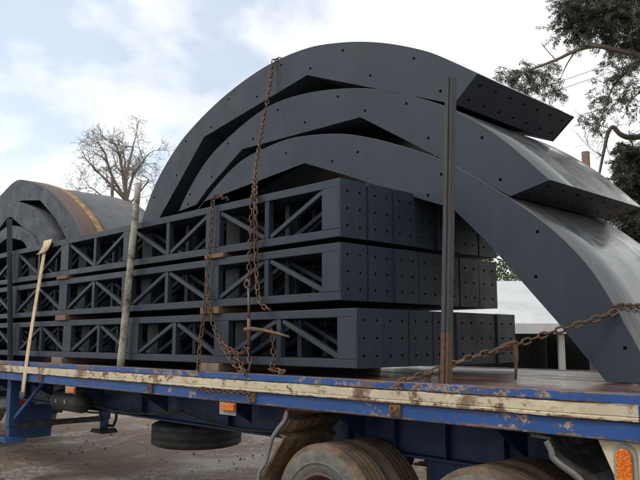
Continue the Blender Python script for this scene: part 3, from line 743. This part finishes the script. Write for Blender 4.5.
# C: from the rail up over the foot of the lowest arch
m = MB()
chain_path(m, [at(397, 385, Y0 - .01), at(404, 381, Y0 + .05), at(430, 372.5, 3.72), at(470, 358, 3.92), at(512, 346.5, 4.12), at(545, 334.5, 4.26), at(580, 324, 4.36), at(605, 316, 4.43), at(617.5, 310.5, YA - .02)], .2, scale=1.12)
e = at(617.5, 310.5, YA)
chain_path(m, [e + Vector((.0, .0, .03)), e + Vector((.02, .25, .035)), e + Vector((.05, .8, .03)), e + Vector((.08, 1.5, .02))], .2, scale=1.12)
chain_path(m, [at(496, 351, 4.02), at(505, 345, 4.05), at(516, 342, 4.08), at(512, 350, 4.08)], .7, scale=1.12)
cC = m.build('lashing_chain', 'chain', None, loc=at(397, 385, Y0)); tag(cC, 'rusty chain drawn from the rail over the foot of the lowest arch', 'chain')
m = MB(); m.tube([at(512, 343, 4.08), at(515, 346, 4.08), at(516.5, 356, 4.08), at(516, 368, 4.08), at(515.5, 380, 4.08)], [.017, .019, .014, .010, .006], 8)
tag(m.build('chain_hook', 'chain', None, loc=at(515, 380, 4.08)), 'tapered rusty chain hook hanging down beside the arch foot', 'hook')

# ------------------------------------------------------------------ background: shed, posts, wires
RT = Vector((math.cos(PHI), math.sin(PHI), 0)); FW = Vector((-math.sin(PHI), math.cos(PHI), 0)); UP = Vector((0, 0, 1))
def quadbox(m, o, a, b, c):
    o, a, b, c = map(Vector, (o, a, b, c)); q = [m.v(o + a * i + b * j + c * k) for k in (0, 1) for i, j in ((0, 0), (1, 0), (1, 1), (0, 1))]
    for f in ((0, 3, 2, 1), (4, 5, 6, 7), (0, 1, 5, 4), (1, 2, 6, 5), (2, 3, 7, 6), (3, 0, 4, 7)): m.face([q[k] for k in f])
so = far(500, 340, 15); so.z = 0
sh = thing('open_shed', 'low open fronted shed with white sheet roof beyond the trailer', 'shed', so)
m = MB(); b0 = so - RT * 1.6 + UP * 2.0
quadbox(m, b0, RT * 4.5, FW * 3.0 + UP * 1.12, UP * .05); quadbox(m, b0 + FW * 3.0 + UP * 1.12, RT * 4.5, FW * 3.0 - UP * 1.0, UP * .05)
quadbox(m, b0 - UP * .16 - FW * .03, RT * 4.5, FW * .03, UP * .20); m.build('roof', 'white', sh)
m = MB(); quadbox(m, so - RT * 1.5 + FW * 5.8, RT * 4.3, FW * .1, UP * 1.96); quadbox(m, so - RT * 1.5 + FW * .3, RT * .08, FW * 5.4, UP * 2.0); quadbox(m, so + RT * 2.73 + FW * .3, RT * .08, FW * 5.4, UP * 2.0); m.build('wall', 'plastic', sh)  # near-black walls: shade of the shed interior put into the colour
for k in (-1.4, 1.23, 2.7):
    m = MB(); quadbox(m, so + RT * k + FW * .05, RT * .12, FW * .12, UP * 1.98); m.build('post', 'greypost', sh, .01)
p = far(585.5, 200, 14.2); p.z = 0; top = far(585.5, 152, 14.2)
m = MB(); m.tube([p, p.lerp(top, .5), top], [.095, .085, .08], 12); tag(m.build('sawn_pole', 'sawn_timber', None, loc=p), 'sawn off brown wooden pole standing behind the arches', 'pole')
p = far(112.5, 300, 30); p.z = 0; top = far(112.5, 177, 30)
m = MB(); m.tube([p, top], [.09, .07], 8); m.beam(top - RT * .2 - UP * .4, top + RT * .3 - UP * .4, .07, .07); tag(m.build('rusty_pole', 'rust_sheet', None, loc=p), 'thin rusty pole rising behind the far left arches', 'pole')
m = MB(); wa, wb = far(300, 160, 55), far(760, 8, 30); wa2, wb2 = far(300, 168, 55), far(760, 16, 30)
for k, (a, b) in enumerate(((wa, wb), (wa2, wb2))):
    m = MB(); m.tube([a.lerp(b, t / 16) - UP * (.5 * 4 * (t / 16) * (1 - t / 16)) for t in range(17)], .016, 5)
    tag(m.build('overhead_wire', 'cable', None, loc=a), ('upper' if k == 0 else 'lower') + ' of two thin overhead wires crossing the pale sky', 'wire', 'overhead wires')
p = wa.copy(); p.z = 0
m = MB(); m.tube([p, wa + UP * .4], [.16, .12], 10); m.beam(wa2 - RT * .7, wa2 + RT * .7, .1, .1); tag(m.build('wire_pole', 'bark', None, loc=p), 'wooden wire pole far behind the load', 'pole')
p = wb.copy(); p.z = 0
m = MB(); m.tube([p, wb + UP * .4], [.16, .12], 10); m.beam(wb2 - RT * .7, wb2 + RT * .7, .1, .1); tag(m.build('wire_pole', 'bark', None, loc=p), 'wooden wire pole near the conifer', 'pole')

# ------------------------------------------------------------------ trees
def limb(m, a, d, L, r, depth, rng, tips, bend=.25, up=.1, sides=6, minr=.006):
    k = 4; pts = [Vector(a)]; d = Vector(d).normalized()
    for i in range(k):
        d = (d + Vector((rng.uniform(-1, 1), rng.uniform(-1, 1), rng.uniform(-1, 1))) * bend * .5 + UP * up * .3).normalized(); pts.append(pts[-1] + d * L / k)
    r1 = max(r * .55, minr)
    m.tube(pts, [r + (r1 - r) * i / k for i in range(k + 1)], sides if r > .03 else 4 if r > .012 else 3, cap=False)
    if depth == 0: tips.append((pts[-1], d)); return
    nb = rng.choice((2, 3, 3)) if depth > 1 else 3
    for j in range(nb):
        i = rng.randint(2, k) if j else k
        s = Vector((rng.uniform(-1, 1), rng.uniform(-1, 1), rng.uniform(-.5, .9))).normalized()
        limb(m, pts[i], d * .75 + s * .75, L * rng.uniform(.6, .85), max(r1 * rng.uniform(.65, .95), minr), depth - 1, rng, tips, bend, up, sides, minr)
rng = random.Random(21)
tb = far(129, 300, 38); tb.z = 0; fk = far(127, 200, 38)
bt = thing('bare_tree', 'leafless winter tree against the sky beyond the far left arches', 'tree', tb)
m = MB(); m.tube([tb, tb.lerp(fk, .5) + RT * .15, fk], [.36, .27, .19], 10); m.build('trunk', 'grey_bark', bt)
m = MB(); tips = []
def branch(p, d, L, r, depth, up):
    k = 5; pts = [Vector(p)]; d = Vector(d).normalized()
    for i in range(k):
        d = (d + Vector((rng.gauss(0, 1), rng.gauss(0, 1), rng.gauss(0, 1))) * .22 + UP * up).normalized(); pts.append(pts[-1] + d * L / k)
    m.tube(pts, [max(r * (1 - .12 * i), .0065) for i in range(k + 1)], 6 if r > .04 else 4 if r > .02 else 3, cap=False)
    if depth == 0: return
    for j in range(4):
        i = k if j == 0 else rng.randint(1, k)
        e = (pts[i] - pts[i - 1]).normalized(); q = e.cross(Vector((rng.gauss(0, 1), rng.gauss(0, 1), rng.gauss(0, 1)))).normalized()
        branch(pts[i], e * rng.uniform(.5, .9) + q * rng.uniform(.4, .9), L * rng.uniform(.5, .74), max(r * rng.uniform(.42, .6), .0065), depth - 1, up * .8)
for (u, v, rr_) in ((94, 168, .075), (105, 153, .085), (117, 146, .09), (133, 147, .09), (144, 160, .08), (149, 180, .06), (92, 188, .055), (125, 160, .08)):
    e = far(u, v, 38 + rng.uniform(-2, 2)); st0 = fk + UP * rng.uniform(-.5, .1); mid = st0.lerp(e, .5) + Vector((rng.uniform(-.3, .3), rng.uniform(-.3, .3), rng.uniform(-.1, .25)))
    c = smooth_curve([st0, mid, e], 5)
    m.tube(c, [rr_ * (1.15 - .6 * i / (len(c) - 1)) for i in range(len(c))], 7, cap=False)
    out_ = (e - fk).normalized()
    for q in (c[4], c[6], c[8], c[-1], c[-1]):
        branch(q, out_ * .8 + Vector((rng.gauss(0, .6), rng.gauss(0, .6), rng.gauss(.1, .5))), .95, rr_ * .45, 3, .04)
m.build('crown', 'grey_bark', bt, fix=False)

def spray(m, a, d, L, rng, dens=1.0, droop=.7, leaf=.058, wd=.0075):
    """a drooping twig set with small scale leaves"""
    d = Vector(d).normalized(); k = 5; p = Vector(a); pts = [p]
    for i in range(k):
        d = (d - UP * droop * .3 + Vector((rng.uniform(-1, 1), rng.uniform(-1, 1), rng.uniform(-1, 1))) * .18).normalized(); p = p + d * L / k; pts.append(p)
    n_ = int(80 * dens * (L / .4))
    for j in range(n_):
        t = rng.random() ** .8; f = t * k; i = min(int(f), k - 1); q = pts[i].lerp(pts[i + 1], f - i)
        s = Vector((rng.uniform(-1, 1), rng.uniform(-1, 1), rng.uniform(-1, .5))).normalized(); l = (s + d * .8).normalized() * leaf * rng.uniform(.6, 1.5)
        w = l.cross(Vector((rng.uniform(-1, 1), rng.uniform(-1, 1), rng.uniform(-1, 1)))).normalized() * wd * rng.uniform(.6, 1.3)
        q = q + s * .022
        m.face([m.v(q - w * .5), m.v(q + l * .5 - w), m.v(q + l), m.v(q + l * .5 + w)])
    return pts
def clump(m, mt, c, rad, n_, rng, **k):
    c = Vector(c)
    for i in range(n_):
        s = Vector((rng.gauss(0, 1), rng.gauss(0, 1), rng.gauss(0, .6))) * rad * .36
        d = Vector((s.x, s.y, s.z * .5)).normalized() + Vector((rng.gauss(0, .5), rng.gauss(0, .5), rng.gauss(.1, .3)))
        pts = spray(m, c + s, d, rad * rng.uniform(.5, 1.05), rng, **k)
        mt.tube([c + s * .15, c + s] + pts[1::2], .005, 3, cap=False)
S = 15.0
ct = far(668, 300, S + .5); ct.z = 0
cf = thing('conifer', 'tall dark conifer leaning in from upper right with drooping limbs', 'tree', ct)
m = MB(); c1 = far(664, 100, S + .5); c2 = far(668, -120, S + .5); c3 = far(665, -260, S + .5)
m.tube([ct, ct.lerp(c1, .5), c1, c2, c3], [.34, .30, .26, .18, .06], 12); m.build('trunk', 'bark', cf)
rng = random.Random(5); m = MB(); mt = MB()
def L3(pts, r0, r1, dz=0):
    w = smooth_curve([far(u, v, S + z) for u, v, z in pts], 4)
    mt.tube(w, [r0 + (r1 - r0) * i / (len(w) - 1) for i in range(len(w))], 7, cap=False); return w
L3([(668, 66, .5), (640, 56, .1), (615, 50, -.1), (596, 46, -.2), (575, 51, -.2), (556, 60, -.3), (530, 70, -.3), (508, 80, -.3)], .075, .016)
L3([(596, 46, -.2), (580, 35, 0), (570, 22, .2)], .03, .008)
L3([(575, 51, -.2), (566, 66, -.1), (560, 80, 0)], .02, .006)
L3([(556, 60, -.3), (545, 48, -.3), (541, 42, -.3)], .012, .005)
L3([(664, 20, .5), (630, 18, .2), (600, 12, 0), (575, 8, 0)], .07, .02)
L3([(664, 50, .5), (636, 66, .2), (615, 84, 0), (604, 110, 0), (598, 130, 0)], .04, .01)
L3([(664, 80, .4), (640, 92, .2), (625, 108, .1)], .03, .008)
L3([(664, -30, .5), (620, -34, .3), (580, -22, .2)], .07, .02)
spec = [(508, 78, .26, 12), (522, 72, .32, 18), (537, 72, .32, 16), (545, 84, .30, 14), (527, 88, .26, 9), (552, 92, .24, 8), (515, 88, .2, 6), (548, 66, .22, 7), (560, 97, .14, 3), (502, 74, .14, 3),
        (575, 10, .40, 22), (570, 28, .36, 16), (592, 20, .46, 26), (612, 12, .5, 28), (634, 14, .55, 30), (656, 20, .6, 26), (600, 36, .34, 12), (622, 38, .45, 20), (642, 44, .5, 24), (588, -4, .5, 24), (620, -14, .6, 30), (650, -20, .7, 30), (566, -6, .35, 14), (582, 46, .2, 5), (574, 40, .2, 6),
        (606, 84, .28, 9), (618, 74, .30, 10), (630, 84, .34, 12), (598, 98, .26, 8), (612, 100, .28, 9), (604, 118, .28, 9), (592, 112, .22, 6), (586, 122, .18, 5), (624, 104, .28, 8), (638, 112, .34, 8), (600, 132, .2, 4), (612, 62, .26, 6), (640, 68, .4, 12),
        (600, -60, .8, 34), (650, -80, .9, 40), (690, -40, .9, 36), (700, 30, .9, 36), (720, 90, .8, 26), (690, 80, .7, 22), (640, -140, .9, 36), (690, -160, .9, 36), (665, -230, .7, 30), (730, -20, .7, 24)]
for u, v, rad, k in spec: clump(m, mt, far(u, v, S + rng.uniform(-.3, .6) + (.3 if u > 640 else 0)), rad, int(k * (2.9 if v < 60 and u > 560 else 1.8)), rng)
m.build('crown', 'needles', cf, fix=False); mt.build('limbs', 'bark', cf, fix=False)
# broken bare limb and second darker bush conifer
ct2 = far(664, 320, 17); ct2.z = 0
c2 = thing('bushy_conifer', 'bushy conifer with a bent bare limb at the right frame edge', 'tree', ct2)
m = MB(); tp2 = far(660, 140, 17); m.tube([ct2, tp2], [.3, .16], 10); m.build('trunk', 'bark', c2)
m = MB(); w = smooth_curve([far(u, v, 17) for u, v in ((664, 137), (645, 136), (630, 137.5), (620, 134), (613, 127), (608, 133), (604.5, 148), (601, 165), (598, 182))], 4)
m.tube(w, [.085 - .06 * i / (len(w) - 1) for i in range(len(w))], 8); tips = []
for q in (w[8], w[14], w[18], w[22], w[26]):
    for _ in range(2): limb(m, q, Vector((rng.uniform(-1, 1), rng.uniform(-1, 1), rng.uniform(-.3, 1))), .45, .012, 2, rng, tips, .5, 0, 4, .005)
m.build('bare_limb', 'bark', c2, fix=False)
m = MB(); mt = MB()
for u, v, rad, k in ((636, 160, .4, 16), (650, 152, .45, 18), (622, 165, .25, 8), (620, 150, .2, 5), (634, 148, .35, 14), (634, 170, .4, 18), (626, 190, .34, 16), (638, 198, .45, 20), (628, 178, .36, 14), (642, 184, .5, 24), (658, 176, .5, 20), (630, 200, .42, 18), (646, 212, .5, 24), (634, 226, .45, 20), (650, 240, .55, 24), (664, 208, .5, 20), (640, 255, .55, 24), (662, 260, .6, 24), (622, 238, .4, 14), (615, 215, .3, 8), (645, 290, .6, 24), (668, 300, .6, 24)):
    clump(m, mt, far(u, v, 17 + rng.uniform(-.3, .6)), rad * .95, int(k * 4.2), rng, leaf=.07, wd=.0105)
m.build('crown', 'needles', c2, fix=False); mt.build('twigs', 'bark', c2, fix=False)
# broad leaved bushes behind the shed
def leafy(loc, h, w, n_, label, seed):
    rng = random.Random(seed); t = thing('leafy_tree', label, 'tree', loc, 'leafy trees behind the yard')
    m = MB(); mt = MB(); mt.tube([loc, loc + UP * h * .6], [.18, .08], 8)
    for i in range(n_):
        s = Vector((rng.gauss(0, .42), rng.gauss(0, .42), 0)); z = h * (.25 + .75 * rng.random()); q = 1 - abs(z / h - .55) * 1.1
        c = loc + s * w * max(q, .25) + UP * z * .93
        mt.tube([loc + UP * z * .5, c], [.03, .01], 4, cap=False)
        for k in range(34):
            d = Vector((rng.gauss(0, 1), rng.gauss(0, 1), rng.gauss(0, .8))) * .27; a = Vector((rng.uniform(-1, 1), rng.uniform(-1, 1), rng.uniform(-1, 1))).normalized() * .10; b = a.orthogonal().normalized() * .05
            p = c + d; m.face([m.v(p), m.v(p + a * .5 + b), m.v(p + a), m.v(p + a * .5 - b)])
    mt.build('trunk', 'bark', t, fix=False); m.build('crown', 'hedge_leaves', t, fix=False)
for u, s, h, w, sd, lb_ in ((480, 26, 5.0, 3.4, 1, 'green leafy tree showing just past the truss ends'), (548, 27, 5.4, 3.6, 2, 'green leafy tree behind the white shed roof'), (622, 29, 6.2, 4.0, 3, 'green leafy tree beyond the bent bare limb')):
    p = far(u, 340, s); p.z = 0; leafy(p, h, w, 190, lb_, sd)
# far hedge ring
rng = random.Random(3); m = MB()
for i in range(5200):
    a = R(rng.uniform(-75, 115)) ; rr_ = rng.uniform(75, 82); c = Vector((-math.sin(a) * rr_, math.cos(a) * rr_, 0)); c.z = rng.random() ** .7 * (3.0 + 1.5 * noise.noise((a * 9, 0, 0)))
    for k in range(5):
        p = c + Vector((rng.gauss(0, .6), rng.gauss(0, .6), rng.gauss(0, .3))); x = Vector((rng.uniform(-1, 1), rng.uniform(-1, 1), rng.uniform(-1, 1))).normalized() * .6; y = x.orthogonal().normalized() * .3
        m.face([m.v(p), m.v(p + x * .5 + y), m.v(p + x), m.v(p + x * .5 - y)])
tag(m.build('hedgerow', 'hedge_leaves', fix=False), 'dark green hedgerow closing the far side of the yard', 'hedge', None, 'stuff')
# stones in the yard
rng = random.Random(11); m = MB()
for i in range(1100):
    d = rng.uniform(5.0, 20); a = R(rng.uniform(16, 78)); p = Vector((-math.sin(a) * d, math.cos(a) * d, -.02)); r_ = rng.uniform(.006, .022) if i < 400 else rng.uniform(.01, .035); m.mi = int(i >= 400)
    vs = [m.v(p + Vector((r_ * x * rng.uniform(.6, 1.3), r_ * y * rng.uniform(.6, 1.3), r_ * z * rng.uniform(.5, .9)))) for x, y, z in ((1, 0, 0), (0, 1, 0), (-1, 0, 0), (0, -1, 0), (0, 0, 1), (0, 0, -1))]
    for f in ((0, 1, 4), (1, 2, 4), (2, 3, 4), (3, 0, 4), (1, 0, 5), (2, 1, 5), (3, 2, 5), (0, 3, 5)): m.face([vs[k] for k in f])
tag(m.build('gravel', ['galvanised', 'ground'], fix=False), 'loose pale stones and clods scattered over the mud', 'gravel', None, 'stuff')

# ------------------------------------------------------------------ sky and light
SUN_EL, SUN_AZ = R(48), R(205)          # azimuth measured clockwise from +Y
w = bpy.data.worlds.new('World'); scn.world = w; w.use_nodes = True
nt = w.node_tree; bg = nt.nodes['Background']
sky = nt.nodes.new('ShaderNodeTexSky'); sky.sky_type = 'NISHITA'; sky.sun_disc = False; sky.sun_elevation = SUN_EL; sky.sun_rotation = SUN_AZ; sky.air_density = 1.0; sky.dust_density = .4; sky.ozone_density = 1.6
tc = nt.nodes.new('ShaderNodeTexCoord')
def wn(t, **k):
    n = nt.nodes.new(t)
    for a, b in k.items(): setattr(n, a, b)
    return n
def dirn(u, v): return (far(u, v, 1) - EYE).normalized()
mp = wn('ShaderNodeMapping'); mp.inputs['Scale'].default_value = (1, 1, 1.5); mp.inputs['Location'].default_value = (.35, 1.2, .4); nt.links.new(tc.outputs['Generated'], mp.inputs[0])
n1 = wn('ShaderNodeTexNoise'); n1.inputs['Scale'].default_value = 3.2; n1.inputs['Detail'].default_value = 9; n1.inputs['Roughness'].default_value = .52; n1.inputs['Distortion'].default_value = .15; nt.links.new(mp.outputs[0], n1.inputs['Vector'])
# thinner cover toward the left of the yard, thick to the right
dt = wn('ShaderNodeVectorMath', operation='DOT_PRODUCT'); nt.links.new(tc.outputs['Generated'], dt.inputs[0]); dt.inputs[1].default_value = dirn(110, -20)
th = wn('ShaderNodeMapRange'); nt.links.new(dt.outputs['Value'], th.inputs[0])
for i, v in ((1, .925), (2, .992), (3, .25), (4, -.17)): th.inputs[i].default_value = v
ad = wn('ShaderNodeMath', operation='ADD'); nt.links.new(n1.outputs['Fac'], ad.inputs[0]); nt.links.new(th.outputs[0], ad.inputs[1])
cv = wn('ShaderNodeMapRange'); nt.links.new(ad.outputs[0], cv.inputs[0])
for i, v in ((1, .41), (2, .53), (3, .47), (4, 1.0)): cv.inputs[i].default_value = v
n2 = wn('ShaderNodeTexNoise'); n2.inputs['Scale'].default_value = 2.6; n2.inputs['Detail'].default_value = 7; nt.links.new(mp.outputs[0], n2.inputs['Vector'])
cc = wn('ShaderNodeMapRange'); nt.links.new(n2.outputs['Fac'], cc.inputs[0])
for i, v in ((1, .35), (2, .65), (3, 5.7), (4, 6.9)): cc.inputs[i].default_value = v
cr = wn('ShaderNodeCombineColor'); 
for i in range(3):
    mu = wn('ShaderNodeMath', operation='MULTIPLY'); nt.links.new(cc.outputs[0], mu.inputs[0]); mu.inputs[1].default_value = (.985, 1.0, 1.0)[i]; nt.links.new(mu.outputs[0], cr.inputs[i])
mx = wn('ShaderNodeMix', data_type='RGBA'); nt.links.new(cv.outputs[0], mx.inputs[0]); nt.links.new(sky.outputs[0], mx.inputs[6]); nt.links.new(cr.outputs[0], mx.inputs[7])
nt.links.new(mx.outputs[2], bg.inputs['Color']); bg.inputs['Strength'].default_value = .15
sl = bpy.data.lights.new('sun', 'SUN'); sl.energy = 1.2; sl.angle = R(14); sl.color = (1, .97, .92); so_ = bpy.data.objects.new('sun', sl); COL.objects.link(so_)
sd = Vector((math.sin(SUN_AZ) * math.cos(SUN_EL), math.cos(SUN_AZ) * math.cos(SUN_EL), math.sin(SUN_EL)))
so_.rotation_euler = sd.to_track_quat('Z', 'Y').to_euler()
scn.view_settings.view_transform = 'Standard'; scn.view_settings.look = 'None'; scn.view_settings.gamma = 1; scn.view_settings.use_curve_mapping = False
scn.view_settings.exposure = .35
